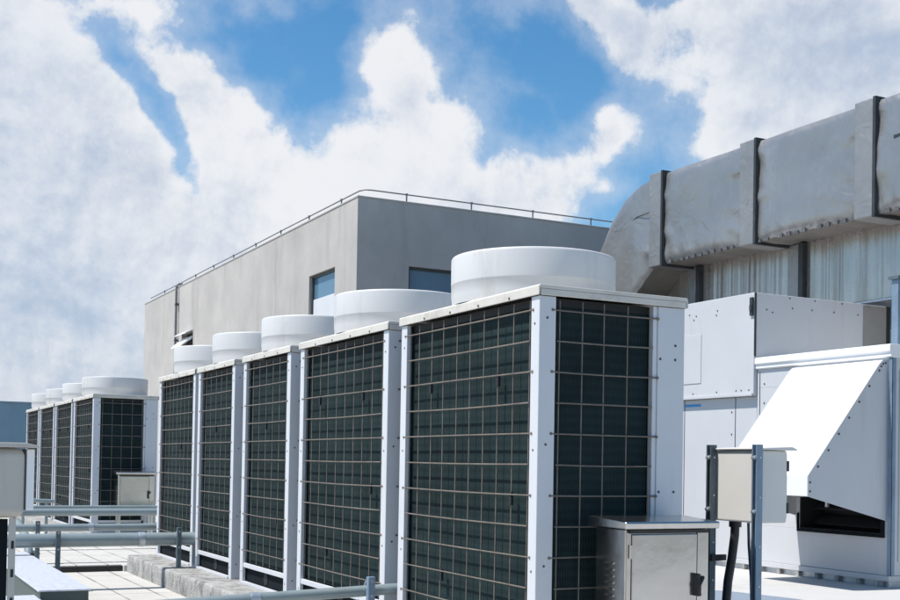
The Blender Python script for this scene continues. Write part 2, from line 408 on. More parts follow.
# ------------------------------------------------------------------ stainless cabinets
def make_cabinet(label):
    # local: x 0..0.54, front at y=0, back at y=.27, z body .62..1.02
    t = thing('control_cabinet', (0,0,0), label, 'cabinet', 'stainless control cabinets')
    m = MB(); m.box(0,.54,.0,.27,.50,1.015); m.build('body', steel, t, .006)
    m = MB(); m.box(.035,.455,-.014,-.002,.52,.99); m.build('door', steel, t, .006)
    m = MB(); m.box(.46,.535,-.010,-.002,.50,1.0); m.build('door_frame', steel, t, .004)
    m = MB(); m.box(.004,.031,-.008,-.002,.50,1.0); m.build('door_frame', steel, t, .003)
    m = MB(); m.box(.02,.53,-.02,-.002,.994,1.012); m.build('door_seal', black_rubber, t)
    m = MB()
    m.prism([(-.05,1.018),(-.055,1.05),(-.045,1.056),(.27,1.075),(.295,1.07),(.295,1.018)], 0, -.035, .575)
    m.build('cap', steel, t, .006, 3)
    # lock with lever
    m = MB(); m.tube((.475,-.011,.745),(.475,-.035,.745),.027,20); h = m.build('handle', steel, t, .003)
    m = MB(); m.path([(.475,-.04,.76),(.462,-.05,.75),(.445,-.05,.72),(.448,-.045,.68),(.455,-.04,.665)], .010, 8); m.build('lever', black_rubber, h)
    m = MB(); m.box(.437,.45,-.052,-.012,.66,.78); m.build('handle_guard', black_rubber, h, .004)
    for z in (.90,.60):
        m = MB(); m.tube((.022,-.018,z-.035),(.022,-.018,z+.035),.009,10); m.build('hinge', steel, t)
    m = MB()
    for k in range(8):
        z = .84-.034*k
        m.prism([(0,z),(-.010,z-.010),(0,z-.013)], 1, .10, .175)
    m.build('louvres', steel, t)
    for (a, b) in ((.02,.03),(.50,.03),(.02,.22),(.50,.22)):
        m = MB(); m.box(a,a+.035,b,b+.035,.001,.498); m.build('leg', steel, t, .003)
    return t
cb1 = make_cabinet('stainless steel control cabinet with black door handle in front of the nearest unit')
cb1.location = (3.565, 4.96, 0)
cb2 = copy_tree(cb1); cb2.location = (3.555, 17.78, .075)
cb2['label'] = 'small pale control cabinet in front of the far row of units'

# ------------------------------------------------------------------ junction box on blue struts
t = thing('junction_box', (5.2,5.9,0), 'beige junction box carried by two blue-grey steel struts', 'electrical box')
m = MB(); m.box(5.106,5.355,5.70,6.12,.995,1.459); m.build('box_body', beige, t, .013, 3)
m = MB(); m.prism([(5.09,1.461),(5.09,1.471),(5.37,1.485),(5.412,1.470),(5.412,1.460),(5.37,1.461)],1,5.672,6.148); m.build('lid', beige, t, .004)
m = MB(); m.box(5.357,5.374,5.72,6.10,1.02,1.44); m.build('box_door', beige, t, .006)
for z in (1.09,1.36):
    m = MB(); m.tube((5.366,5.706,z-.034),(5.366,5.706,z+.034),.008,8); m.build('hinge', screw_mat, t)
def strut(y0, m_):
    m = MB(); x0 = 5.054; x1 = 5.102; d = .048
    m.prism([(x0,y0),(x1,y0),(x1,y0+d),(x0,y0+d),(x0,y0+d-.011),(x0+.004,y0+d-.011),(x0+.004,y0+d-.004),(x1-.004,y0+d-.004),(x1-.004,y0+.004),(x0+.004,y0+.004),(x0+.004,y0+.011),(x0,y0+.011)],2,.013,1.493)
    s = m.build('strut', m_, t)
    for z in (1.408,1.068):
        m = MB(); m.tube((x0-.009,y0+.023,z),(x0+.012,y0+.023,z),.017,6); m.tube((x0-.022,y0+.023,z),(x0-.008,y0+.023,z),.009,8); m.build('bolt', galv, s)
    for z in (1.41,1.16,.85,.6):
        m = MB(); m.tube((x0+.027,y0-.003,z),(x0+.027,y0+.002,z),.007,8); m.build('bolt', galv, s)
    m = MB(); m.box(x0-.04,x1+.04,y0-.03,y0+.08,.001,.012); m.build('foot_plate', m_, s)
strut(5.648, strut_blue); strut(6.088, strut_dark)
m = MB(); m.box(5.05,5.17,6.06,6.082,.73,.77); m.build('cable_clamp', black_rubber, t)
t = thing('conduit', (5.15,6.0,0), 'thick black conduit hanging from the beige junction box', 'cable')
m = MB()
pth = [(5.185,5.995,.99),(5.182,5.995,.9),(5.16,5.995,.75),(5.125,5.99,.6),(5.09,5.97,.4),(5.10,5.95,.22),(5.14,5.9,.08),(5.18,5.8,.032)]
cur = []
for i in range(len(pth)-1):
    for q in range(6): cur.append(tuple(Vector(pth[i]).lerp(Vector(pth[i+1]), q/6)))
m.path(cur, .029, 12); m.build('hose', black_rubber, t)
m = MB(); m.tube((5.185,5.995,.955),(5.185,5.995,.993),.041,12); m.build('gland', black_rubber, t)
m = MB(); m.path([(5.125,5.80,.993),(5.122,5.79,.85),(5.125,5.77,.65),(5.13,5.76,.3),(5.15,5.75,.009)], .009, 8)
tag(m.build('cable', black_rubber, origin=(5.14,5.76,0)), 'thin black cable hanging behind the blue strut', 'cable')

# ------------------------------------------------------------------ left foreground box
t = thing('junction_box', (.4,4.9,0), 'grey-beige junction box on a post, cut by the left edge', 'electrical box')
m = MB(); m.box(.12,.607,4.80,5.05,1.10,1.372); m.build('box_body', beige_grey, t, .035, 5)
m = MB(); m.prism([(.07,1.374),(.07,1.384),(.13,1.392),(.60,1.392),(.648,1.382),(.648,1.374)],1,4.775,5.08); m.build('lid', beige_grey, t, .003)
m = MB(); m.box(.612,.642,4.82,5.04,1.13,1.368); m.build('box_door', hood_white, t, .004)
m = MB(); m.tube((.609,4.83,1.13),(.609,4.83,1.365),.008,8); m.build('hinge', screw_mat, t)
m = MB(); m.prism([(.552,4.82),(.578,4.82),(.578,4.87),(.573,4.87),(.573,4.825),(.552,4.825)],2,.001,1.099); p = m.build('post', beige_grey, t)
for z in (.98,.87,.76):
    m = MB(); m.box(.562,.572,4.8175,4.8195,z,z+.03); m.build('slot', dark_void, p)
m = MB(); m.prism([(.14,4.82),(.19,4.82),(.19,4.86),(.185,4.86),(.185,4.825),(.14,4.825)],2,.001,1.099); m.build('post', galv, t)
m = MB(); m.box(.2,.549,4.83,4.85,.3,1.095); m.build('back_plate', base_dark, t)
m = MB()
for k in range(4): m.path([(.30+.05*k,4.90,1.099),(.31+.05*k,4.90,.9),(.33+.045*k,4.9,.6),(.33+.045*k,4.9,.2),(.35+.04*k,4.85,.018)], .017, 8)
tag(m.build('cable_bundle', black_rubber, origin=(.4,4.87,0)), 'bundle of black cables running down under the left junction box', 'cable')

# ------------------------------------------------------------------ cable trays
t = thing('cable_tray', (1.42,10.8,0), 'long dark green cable tray with a speckled galvanised lid', 'cable tray')
m = MB(); m.box(1.262,1.607,9.02,12.68,.06,.345); m.build('tray_body', tray_body, t, .004)
m = MB(); m.box(1.245,1.625,9.0,12.7,.347,.36); m.build('tray_lid', tray_lid, t, .003)
for y in (9.4,10.6,11.8):
    m = MB(); m.box(1.28,1.59,y,y+.05,.001,.058); m.build('foot', galv, t)
t = thing('cable_tray', (1.0,8.9,0), 'short branch of cable tray joining the long green one at the left', 'cable tray')
m = MB(); m.box(.35,1.215,8.72,9.1,.05,.30); m.build('tray_body', tray_body, t, .004)
m = MB(); m.box(.33,1.235,8.70,9.12,.302,.315); m.build('tray_lid', tray_lid, t, .003)
m = MB(); m.box(1.217,1.26,8.72,9.015,.05,.30); m.build('end_plate', strut_blue, t, .003)
m = MB(); m.box(.5,.55,8.74,9.08,.001,.048); m.build('foot', galv, t)

# ------------------------------------------------------------------ pipes along x
def pipe(x0, x1, y, z, r, label, joints=(), z0=None):
    t = thing('clad_pipe', ((x0+x1)/2, y, 0), label, 'pipe')
    z0 = z if z0 is None else z0
    m = MB(); n = 12; m.path([(x0+(x1-x0)*i/n, y, z0+(z-z0)*i/n) for i in range(n+1)], r, 20); m.build('pipe_run', pipe_mat, t)
    for x in joints:
        zz = z0+(z-z0)*(x-x0)/(x1-x0)
        m = MB(); m.tube((x-.03,y,zz),(x+.03,y,zz),r+.006,20); m.build('joint_band', galv, t)
pipe(1.2, 3.86, 7.17, .512, .037, 'nearest slim silver pipe crossing the bottom and entering the first gap', (2.3,), .425)
pipe(.2, 3.9, 12.26, .50, .07, 'thick silver pipe running in front of the farthest near-row unit', (1.3,2.7))
pipe(.6, 4.2, 14.55, .495, .045, 'slim silver pipe just behind the thick one', (2.6,))
pipe(1.9, 4.3, 16.6, .585, .05, 'silver pipe fourth from the front, ending behind the near row')
pipe(2.0, 4.3, 17.15, .63, .028, 'thinnest and farthest silver pipe, before the far row')
# pipe bend running down to the slab
t = thing('pipe_bend', (1.95,16.6,.075), 'pale elbow of pipe turning down to the floor at the left', 'pipe')
m = MB(); m.path([(1.99,16.59,.46),(2.0,16.45,.44),(2.02,16.2,.38),(2.04,15.95,.29),(2.05,15.8,.2),(2.05,15.72,.08)], .055, 14); m.build('elbow', pipe_mat, t)
m = MB(); m.tube((2.05,15.72,.076),(2.05,15.72,.11),.085,16); m.build('floor_collar', black_rubber, t)

def support(x, y, z0, ztop, zp, r, label, m_=strut_dark, w=.045, group='pipe supports'):
    t = thing('pipe_support', (x, y, z0), label, 'pipe support', group)
    yf = y-r-.045
    m = MB(); m.box(x-w/2,x+w/2,yf,yf+.042,z0+.001,ztop); p = m.build('post', m_, t, .004)
    m = MB(); m.box(x-.06,x+.06,yf-.03,yf+.07,z0+.001,z0+.010); m.build('foot_plate', m_, t)
    m = MB()
    a = [(x, y+(r+.006)*math.cos(q), zp+(r+.006)*math.sin(q)) for q in [PI*(.5+ -1*.5)+PI*1.5*(i/14)-PI*.25 for i in range(15)]]
    m.path(a, .005, 6); m.build('u_bolt', galv, t)
    for q in (1, -1):
        m = MB(); m.tube((x,yf-.006,zp+q*(r+.012)),(x,yf+.001,zp+q*(r+.012)),.010,8); m.build('bolt', galv, t)
support(3.07, 12.26, .2, .625, .50, .07, 'support post on the plinth holding the thick pipe at its right end')
support(1.86, 12.26, 0, .60, .50, .07, 'support post rising behind the tray holding the thick pipe')
support(3.07, 7.17, .2, .585, .508, .037, 'nearest support post clamping the slim pipe by the second unit', strut_blue, .05)
support(1.98, 14.55, .075, .58, .495, .045, 'support post behind the tray holding the second slim pipe', strut_dark, .05)
support(3.98, 16.6, .075, .72, .585, .05, 'support post far right before the pale cabinet', strut_dark, .05)
# small low pipe frame far left
t = thing('pipe_rack', (2.25,17.6,.075), 'little low pipe frame standing before the far units', 'rack')
m = MB(); m.tube((2.08,17.6,.72),(2.62,17.6,.70),.028,10); m.build('crossbar', pipe_mat, t)
for x in (2.2,2.52):
    m = MB(); m.tube((x,17.6,.076),(x,17.6,.69),.024,10); m.build('leg', pipe_mat, t)

# ------------------------------------------------------------------ grey building
t = thing('rooftop_building', (8,19.42,0), 'grey plastered rooftop building with two blue windows', 'building')
XB, YB, ZB = 8.0, 19.42, 6.10
m = MB()
# left wall (x=8) with window y 20.49..21.87, z 3.8..5.0 and vent y 30.7..31.9 z 4.35..4.76
m.box(XB,XB+.3,YB,20.49,0,ZB); m.box(XB,XB+.3,20.49,21.87,0,3.8); m.box(XB,XB+.3,20.49,21.87,5.0,ZB)
m.box(XB,XB+.3,21.87,30.7,0,ZB); m.box(XB,XB+.3,30.7,31.9,0,4.3); m.box(XB,XB+.3,30.7,31.9,4.76,ZB); m.box(XB,XB+.3,31.9,36.52,0,ZB)
# right wall (y=19.42) with window x 9.03..10.5 z 3.9..4.95
m.box(XB+.3,9.03,YB,YB+.3,0,ZB); m.box(9.03,10.5,YB,YB+.3,0,3.9); m.box(9.03,10.5,YB,YB+.3,4.95,ZB); m.box(10.5,24,YB,YB+.3,0,ZB)
m.box(XB+.3,24,36.2,36.52,0,ZB); m.box(23.7,24,YB+.3,36.2,0,ZB)
m.build('wall', plaster_l, t)
m = MB(); m.box(XB+.3,23.7,YB+.3,36.2,5.6,5.75); m.build('roof', concrete, t)
m = MB()
m.box(XB-.012,XB+.32,YB-.012,36.53,ZB+.001,ZB+.035); m.box(XB+.32,24,YB-.012,YB+.32,ZB+.001,ZB+.035)
m.build('coping', coping_m, t, .008)
# windows
def window(kind, a0, a1, z0, z1):
    B = (lambda m,a,b,c,d,e,f: m.box(XB+c,XB+d,a,b,e,f)) if kind == 'x' else (lambda m,a,b,c,d,e,f: m.box(a,b,YB+c,YB+d,e,f))
    m = MB(); w = .05
    B(m,a0+.002,a0+w,.06,.13,z0+.002,z1-.002); B(m,a1-w,a1-.002,.06,.13,z0+.002,z1-.002); B(m,a0+w,a1-w,.06,.13,z1-w,z1-.002); B(m,a0+w,a1-w,.06,.13,z0+.002,z0+w)
    f = m.build('window', frame_m, t)
    m = MB(); B(m,a0+w,a1-w,.095,.105,z0+w,z1-w); m.build('pane', win_glass, f)
    return f, B
f, B = window('x', 20.49, 21.87, 3.8, 5.0)
m = MB(); B(m, 20.545, 21.815, .080, .088, 3.86, 4.53); m.build('blind', blind_m, f)
f, B = window('y', 9.03, 10.5, 3.9, 4.95)
m = MB(); B(m, 9.085, 10.44, .080, .088, 3.96, 4.42); m.build('blind', blind_m, f)
m = MB(); m.box(XB+.15,XB+.2,30.7,31.9,4.3,4.76); v = m.build('vent_opening', dark_void, t)
m = MB(); m.prism([(XB-.002,4.62),(XB-.30,4.36),(XB-.30,4.33),(XB-.002,4.55)],1,30.75,31.85)
m.build('vent_flap', hood_white, v)
m = MB(); m.prism([(XB-.002,4.80),(XB-.20,4.70),(XB-.20,4.67),(XB-.002,4.77)],1,30.72,31.88); m.build('vent_flap', hood_white, v)
# lightning conductor rail
t = thing('roof_rail', (8,19.42,6.135), 'thin steel lightning rail on short stems along the roof edge', 'rail')
m = MB()
z = ZB+.035+.16
m.path([(8.15,36.4,z)]+[(8.15,y,z+.006*math.sin(y*3)) for y in (33,30,27,24,22,20.2)]+[(8.16,19.75,z),(8.22,19.62,z+.005),(8.35,19.57,z)]+[(x,19.57,z+.006*math.sin(x*2)) for x in (9.5,11,12.5,14,17,20)], .013, 6)
m.build('rod', rail_m, t)
for y in [20.6+1.75*k for k in range(9)]:
    m = MB(); m.tube((8.15,y,ZB+.036),(8.15,y,z),.014,6); m.tube((8.15,y,z-.012),(8.15,y,z+.02),.026,8); m.build('stem', rail_m, t)
for x in [9.03+1.36*k for k in range(6)]:
    m = MB(); m.tube((x,19.57,ZB+.036),(x,19.57,z),.014,6); m.tube((x,19.57,z-.012),(x,19.57,z+.02),.026,8); m.build('stem', rail_m, t)
t = thing('downpipe', (7.93,32.3,0), 'thin grey downpipe on the far part of the sunlit wall', 'pipe')
m = MB(); m.path([(8.1,32.3,6.2),(7.98,32.3,6.2),(7.93,32.3,6.12),(7.93,32.3,4),(7.93,32.3,.01)], .035, 10); m.build('pipe_run', rail_m, t)
for zz in (5.6,4.6,3.2):
    m = MB(); m.box(7.90,7.999,32.23,32.37,zz,zz+.05); m.build('bracket', screw_mat, t)

# blue sheet wall far left
t = thing('sheet_wall', (1,30,0), 'blue-grey corrugated sheet wall far behind at the left', 'wall')
m = MB(); n = 90
prof = []
for i in range(n+1):
    x = -7+11.4*i/n; prof.append((x, 30+(.03 if (i//2) % 2 else 0)))
vs = [(x,y,.075) for x,y in prof]+[(x,y,2.62) for x,y in prof]+[(x,y+.03,.075) for x,y in prof]+[(x,y+.03,2.62) for x,y in prof]
k = n+1
fs = [(i,i+1,k+i+1,k+i) for i in range(n)]+[(2*k+i,3*k+i,3*k+i+1,2*k+i+1) for i in range(n)]+[(k+i,k+i+1,3*k+i+1,3*k+i) for i in range(n)]
m.add(vs, fs); m.build('sheeting', blue_shed, t)
m = MB(); m.box(-7,4.4,29.97,30.09,2.622,2.66); m.build('capping', blue_shed, t)

# ------------------------------------------------------------------ foil-wrapped duct
XD, XW = 11.9, 12.54
inner = [(5.0,4.71),(15.56,4.71),(15.85,4.69),(16.1,4.505),(16.33,4.31),(16.75,3.85),(17.2,3.2),(17.6,2.4)]
outer = [(5.0,6.21),(15.5,6.21),(15.88,6.205),(16.28,6.14),(16.72,5.96),(17.1,5.66),(17.6,5.0),(18.9,2.4)]
def subdiv(P, Q):
    I, O = [], []
    for i in range(len(P)-1):
        n = max(4, int((Vector(Q[i+1])-Vector(Q[i])).length/.07))
        for k in range(n):
            I.append(tuple(Vector(P[i]).lerp(Vector(P[i+1]), k/n))); O.append(tuple(Vector(Q[i]).lerp(Vector(Q[i+1]), k/n)))
    I.append(P[-1]); O.append(Q[-1]); return I, O
I, O = subdiv(inner, outer)
bands = [15.75, 13.51, 11.24, 8.97, 6.7]   # centre y of each flange band
t = thing('foil_duct', (12.2,11,4.7), 'big dull silver foil-wrapped duct with flange bands bending down at its far end', 'duct')
m = MB(); T = 26; rows = []
def wr(y, z):
    db = min(abs(y-b) for b in bands)
    puff = .05*min(1, max(0, (db-.15)/.5))
    n = noise.noise(Vector((y*.9, z*1.0, 3)))*.05 + noise.noise(Vector((y*1.5+z*.8, z*1.1, 9)))*.014
    # sharp diagonal creases, strongest beside the bands
    cr = abs(noise.noise(Vector((y*1.5-z*1.0, z*1.3+y*.6, 20))))
    near = max(0, 1-db/.7)
    cr2 = abs(noise.noise(Vector((y*2.3+z*1.9, z*1.1-y*.8, 41))))
    near = near**1.6
    crease = .075*max(0, 1-cr*3.5)*near + .03*max(0, 1-cr2*4)*near
    # gathered folds where the wrap is tucked under
    fold = .016*max(0, 1-(z-4.7)/.35)*math.sin(y*23+3*noise.noise(Vector((y*2,0,1)))) if y < 15.6 else 0
    return -puff + n - crease + fold
for (iy, iz), (oy, oz) in zip(I, O):
    r = []
    for k in range(T+1):
        y, z = iy+(oy-iy)*k/T, iz+(oz-iz)*k/T
        e = min(1, min(k, T-k)/2.0)
        zz = z
        if k == 0: zz += .018*math.sin(y*34)*(1 if math.sin(y*5) > -.4 else .3)
        r.append((XD + wr(y, z)*(.35+.65*e) + (.02 if k in (0, T) else 0), y, zz))
    rows.append(r)
vs = [p for r in rows for p in r]; kk = T+1
m.add(vs, [(i*kk+j, (i+1)*kk+j, (i+1)*kk+j+1, i*kk+j+1) for i in range(len(rows)-1) for j in range(T)], True)
m.build('foil_wrap', foil, t)
# underside and top
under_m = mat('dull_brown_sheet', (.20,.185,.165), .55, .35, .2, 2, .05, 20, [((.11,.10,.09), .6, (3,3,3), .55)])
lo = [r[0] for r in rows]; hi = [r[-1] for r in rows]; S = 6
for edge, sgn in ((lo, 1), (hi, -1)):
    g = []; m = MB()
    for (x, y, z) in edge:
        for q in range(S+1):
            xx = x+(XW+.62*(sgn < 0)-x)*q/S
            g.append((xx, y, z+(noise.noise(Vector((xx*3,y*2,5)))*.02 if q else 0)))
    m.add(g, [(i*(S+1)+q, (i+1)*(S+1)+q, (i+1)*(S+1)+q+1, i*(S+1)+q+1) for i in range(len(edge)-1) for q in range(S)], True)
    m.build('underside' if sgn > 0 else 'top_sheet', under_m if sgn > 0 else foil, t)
for b in bands:
    m = MB(); m.box(XD-.075,XW-.02,b-.155,b+.165,4.675,6.245); m.build('flange_band', foil_band, t, .015)
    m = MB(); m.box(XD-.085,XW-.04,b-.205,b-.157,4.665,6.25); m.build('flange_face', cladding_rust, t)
tab_m = mat('shadow_grey_tab', (.13,.13,.13), .5, .3, .3, 6)  # dark boxes painted as the shaded notches between the foil folds
for i in range(len(bands)-1):
    a, b = bands[i+1]+.2, bands[i]-.25
    y = a
    while y < b:
        if random.random() < .94:
            h = random.uniform(.018,.035); w = random.uniform(.055,.085)
            m = MB(); m.prism([(y,4.688),(y+w,4.688),(y+w*.95,4.71+h),(y+w*.08,4.712+h)],0,XD-.03,XD-.004); m.build('fold_shade_notch', tab_m, t)
        y += random.uniform(.135,.165)
m = MB()
m.path([(XD-.03,15.95,5.63),(XD-.035,16.3,5.61),(XD-.03,16.6,5.53),(XD-.03,16.95,5.46)], .007, 6); m.build('tape_seam', cladding_rust, t)
m = MB(); m.box(XD-.06,XD-.035,10.7,10.74,5.0,5.62); m.box(XD-.075,XD-.04,10.5,10.74,5.62,5.66); m.build('edge_clip', cladding_rust, t)

# ribbed metal plenum behind
t = thing('clad_duct', (13,11,3.7), 'shiny metal-clad duct behind, under the foil-wrapped one', 'duct')
m = MB(); n = 260; ya, yb_ = 4.0, 16.9
g = []
for i in range(n+1):
    y = ya+(yb_-ya)*i/n
    x = XW + .004*(1 if (i // 9) % 2 else 0) + noise.noise(Vector((y*2,0,4)))*.015
    g += [(x,y,3.71),(x,y,5.4),(x,y,6.2)]
m.add(g, [(i*3+j,(i+1)*3+j,(i+1)*3+j+1,i*3+j+1) for i in range(n) for j in range(2)])
m.box(XW+.04,15.5,ya,yb_,3.72,6.19)
m.build('cladding', cladding, t)
for b in (15.47, 13.1, 10.75, 8.4):
    m = MB(); m.box(XW-.05,XW-.002,b-.02,b+.24,3.70,4.70); m.build('rib_band', foil_band, t, .006)
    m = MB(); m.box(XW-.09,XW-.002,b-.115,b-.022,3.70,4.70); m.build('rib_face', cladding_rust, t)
m = MB(); m.box(XW-.03,XW-.001,ya,yb_,3.672,3.698); m.build('bottom_flashing', galv, t)
for b in (6,9,15):
    m = MB(); m.box(XW+.3,XW+.45,b,b+.15,.001,3.715); m.build('leg', galv, t)

# ------------------------------------------------------------------ white air handler
XA = 10.6
t = thing('air_handling_unit', (11.8,11.5,0), 'large white air handling unit with a bright sloping intake hood', 'air handler')
YN, YM, YF = 9.62, 11.86, 15.4
m = MB()
m.box(XA,13.05,YN,YM-.004,.14,.6); m.box(XA,13.05,YN,YM-.004,2.4,2.64)
m.box(XA,13.05,YN,9.74,.6,2.4); m.box(XA,13.05,11.06,YM-.004,.6,2.4); m.box(XA+.4,13.05,9.74,11.06,.6,2.4)
m.build('near_casing', ahu_white, t, .004)
m = MB(); m.box(XA,13.05,YM,YF,.14,2.296); m.build('far_casing', ahu_white, t, .006)
m = MB(); m.box(XA-.06,13.02,YM+.002,YF,2.30,3.665); m.build('upper_casing', ahu_white, t, .008)
# thin shelf lip under the upper box, and panel details
m = MB(); m.box(XA-.085,XA-.062,YM+.01,YF,2.30,2.335); m.build('lip', ahu_white, t, .003)
m = MB(); m.box(XA-.068,XA-.062,12.93,13.75,2.52,3.21); pn = m.build('access_panel', ahu_white, t, .003)
m = MB(); m.box(XA-.004,XA-.001,13.0,13.34,2.20,2.235); m.build('sticker', label_blue, t)
# cornice
m = MB()
m.prism([(XA-.001,2.642),(XA-.035,2.655),(XA-.035,2.70),(XA-.055,2.715),(XA-.055,2.79),(XA-.03,2.80),(13.05,2.80),(13.05,2.642)],1,YN-.02,YM-.004)
m.build('cornice', hood_white, t, .004)
m = MB(); m.box(XA-.012,XA+.05,YN-.018,YN-.002,.14,2.64); m.box(XA-.014,XA-.002,YN-.018,YN+.035,.14,2.64); m.build('corner_trim', strut_blue, t)
# seams and rivets
m = MB()
for (y, z0, z1) in ((12.27,.2,2.29),(13.35,.2,2.29),(11.80,.62,2.6)): m.box(XA-.003,XA-.0005,y,y+.012,z0,z1)
m.build('panel_seam', cladding_rust, t)
m = MB()
for y, z in [(11.72,2.45),(11.72,2.2),(11.72,1.9),(11.72,1.6),(12.35,2.1),(12.35,1.8),(12.35,1.5),(12.35,1.1)]: m.tube((XA-.006,y,z),(XA+.002,y,z),.011,8)
for y, z in [(13.2,3.5),(13.1,3.42),(13.05,3.47),(12.6,3.5),(12.62,3.44),(12.96,3.15),(12.94,3.05),(12.96,2.56),(12.2,2.38),(12.1,2.38),(12.6,2.38),(13.1,2.38),(11.95,2.38)]: m.tube((XA-.066,y,z),(XA-.058,y,z),.010,8)
for x, z in [(10.75,3.45),(10.85,3.42),(11.2,3.5),(11.55,3.5),(11.95,3.5),(12.4,3.5),(11.15,3.63),(11.6,3.63),(12.1,3.63),(12.6,3.63)]: m.tube((x,YM-.006,z),(x,YM+.004,z),.010,8)
m.build('rivets', screw_mat, t)
m = MB(); m.box(XA-.085,XA-.062,11.872,11.93,3.36,3.60); m.box(XA-.10,XA-.086,11.88,11.92,3.42,3.5); m.build('latch', cladding_rust, t)
m = MB(); m.box(XA-.064,XA-.034,YM-.012,YM,2.82,3.66); m.build('edge_trim', cladding_rust, t)
m = MB(); m.box(12.50,12.94,YM-.006,YM+.001,2.81,3.64); m.build('shade_panel', mat('shade_grey_sheet', (.27,.265,.255), .6, .1, .12, 2), t)  # added grey panel, paints in the shade below the clad duct
m = MB(); m.box(12.94,13.02,YM-.006,YM+.001,2.81,3.66); m.build('shade_gap_strip', dark_void, t)  # added black strip, paints the deep shade at the box's right edge
# base frame
m = MB(); m.box(XA+.02,13.0,YN+.03,YF,.001,.07); m.build('base_frame', galv, t)
m = MB(); m.box(XA-.03,XA+.02,YN-.01,YF,.075,.138); m.box(XA+.02,13.05,YN-.01,YN+.03,.075,.138); m.build('base_rail', ahu_white, t, .004)
y = YN+.1
while y < YF:
    m = MB(); m.box(XA-.03,XA+.018,y,y+.05,.001,.073); m.build('base_block', concrete, t); y += .33
# hood
hy0, hy1 = 9.68, 11.13
hd = MB()
top = [(XA-.002,2.622),(XA-.09,2.60),(XA-.15,2.545)]
prof_o = [(10.598,2.622),(10.52,2.615),(10.47,2.575),(9.39,1.275),(9.39,1.045)]
prof_i = [(9.402,1.045),(9.402,1.27),(10.478,2.562),(10.525,2.60),(10.598,2.607)]
hd.prism(prof_o+prof_i,1,hy0+.008,hy1-.008)
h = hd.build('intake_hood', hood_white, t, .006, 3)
side = [(10.598,2.622),(10.52,2.615),(10.47,2.575),(9.39,1.275),(9.39,1.045),(10.598,.765)]
m = MB(); m.prism(side,1,hy0-.004,hy0+.006); m.build('side_panel', ahu_white, h)
m = MB(); m.prism(side,1,hy1-.006,hy1+.004); m.build('side_panel', ahu_white, h)
m = MB()
for k in range(7):
    a = (k+.3)/7; x, z = 10.47+(9.39-10.47)*a, 2.575+(1.275-2.575)*a
    m.tube((x+.035,hy0-.012,z-.03),(x+.035,hy0-.003,z-.03),.013,8)
for q in ((10.56,2.58),(10.52,2.57),(10.49,2.54),(9.42,1.2),(9.42,1.1)): m.tube((q[0],hy0-.012,q[1]),(q[0],hy0-.003,q[1]),.012,8)
m.build('bolts', screw_mat, h)
for k in range(9):
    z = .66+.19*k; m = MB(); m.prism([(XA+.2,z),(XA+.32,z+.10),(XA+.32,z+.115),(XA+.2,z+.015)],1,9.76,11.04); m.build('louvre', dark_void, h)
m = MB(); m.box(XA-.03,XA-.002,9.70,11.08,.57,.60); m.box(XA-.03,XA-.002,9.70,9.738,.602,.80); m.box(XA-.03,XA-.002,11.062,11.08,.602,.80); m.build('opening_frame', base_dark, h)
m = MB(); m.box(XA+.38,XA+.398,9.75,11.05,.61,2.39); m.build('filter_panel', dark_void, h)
m = MB(); m.box(XA+.003,XA+.378,11.04,11.057,.604,2.396); m.box(XA+.003,XA+.378,9.743,9.757,.604,2.396); m.box(XA+.003,XA+.378,9.759,11.038,.604,.618); m.build('recess_shade', dark_void, h)  # added black sheets that put the recess's shade into colour
m = MB(); m.box(XA-.30,XA-.27,10.3,10.33,.90,1.02); m.box(XA-.8,XA-.02,10.31,10.335,1.02,1.05); m.build('hood_brace', galv, h)
# near end face fittings
m = MB(); m.tube((10.80,YN-.07,1.06),(10.80,YN-.07,1.22),.014,8); m.tube((10.80,YN-.07,1.07),(10.80,YN,1.07),.012,8); m.tube((10.80,YN-.07,1.21),(10.80,YN,1.21),.012,8); m.build('handle', cladding_rust, t)
m = MB(); m.box(10.72,12.9,YN-.012,YN-.002,.3,2.5); m.build('end_door', ahu_white, t, .004)

t = thing('steel_post', (11.25,10.15,2.8), 'blue-grey steel post standing on the near roof of the white air handler', 'post')
m = MB(); m.box(11.2,11.30,10.08,10.18,2.815,3.66); m.build('column', strut_blue, t, .004)
m = MB(); m.box(11.17,11.33,10.05,10.21,3.662,3.70); m.build('head_plate', strut_dark, t)
m = MB(); m.box(11.15,11.35,10.03,10.23,2.801,2.814); m.build('foot_plate', strut_dark, t)

# ------------------------------------------------------------------ camera
F, YAW, PITCH, ROLL, CY = 1169.89, math.radians(27.1059), math.radians(1.13996), math.radians(.97996), 440.32
w = Vector((math.sin(YAW)*math.cos(PITCH), math.cos(YAW)*math.cos(PITCH), math.sin(PITCH)))
r0 = Vector((math.cos(YAW), -math.sin(YAW), 0)); u0 = r0.cross(w)
r = math.cos(ROLL)*r0+math.sin(ROLL)*u0; u = -math.sin(ROLL)*r0+math.cos(ROLL)*u0
cam = bpy.data.cameras.new('camera'); co = bpy.data.objects.new('camera', cam); COL.objects.link(co)
co.matrix_world = Matrix(((r.x,u.x,-w.x,0),(r.y,u.y,-w.y,0),(r.z,u.z,-w.z,1.34),(0,0,0,1)))
cam.sensor_width = 36; cam.lens = 36*F/900; cam.shift_y = (CY-300)/900; cam.clip_start = .05; cam.clip_end = 2000
sc.camera = co

# ------------------------------------------------------------------ sun and sky
SUN = Vector((-1, .25, 1.88)).normalized()
sl_ = bpy.data.lights.new('sun', 'SUN'); sl_.energy = 5.0; sl_.angle = math.radians(.53); sl_.color = (1,.955,.89)
so = bpy.data.objects.new('sun', sl_); COL.objects.link(so)
so.rotation_euler = (-SUN).to_track_quat('-Z','Y').to_euler()

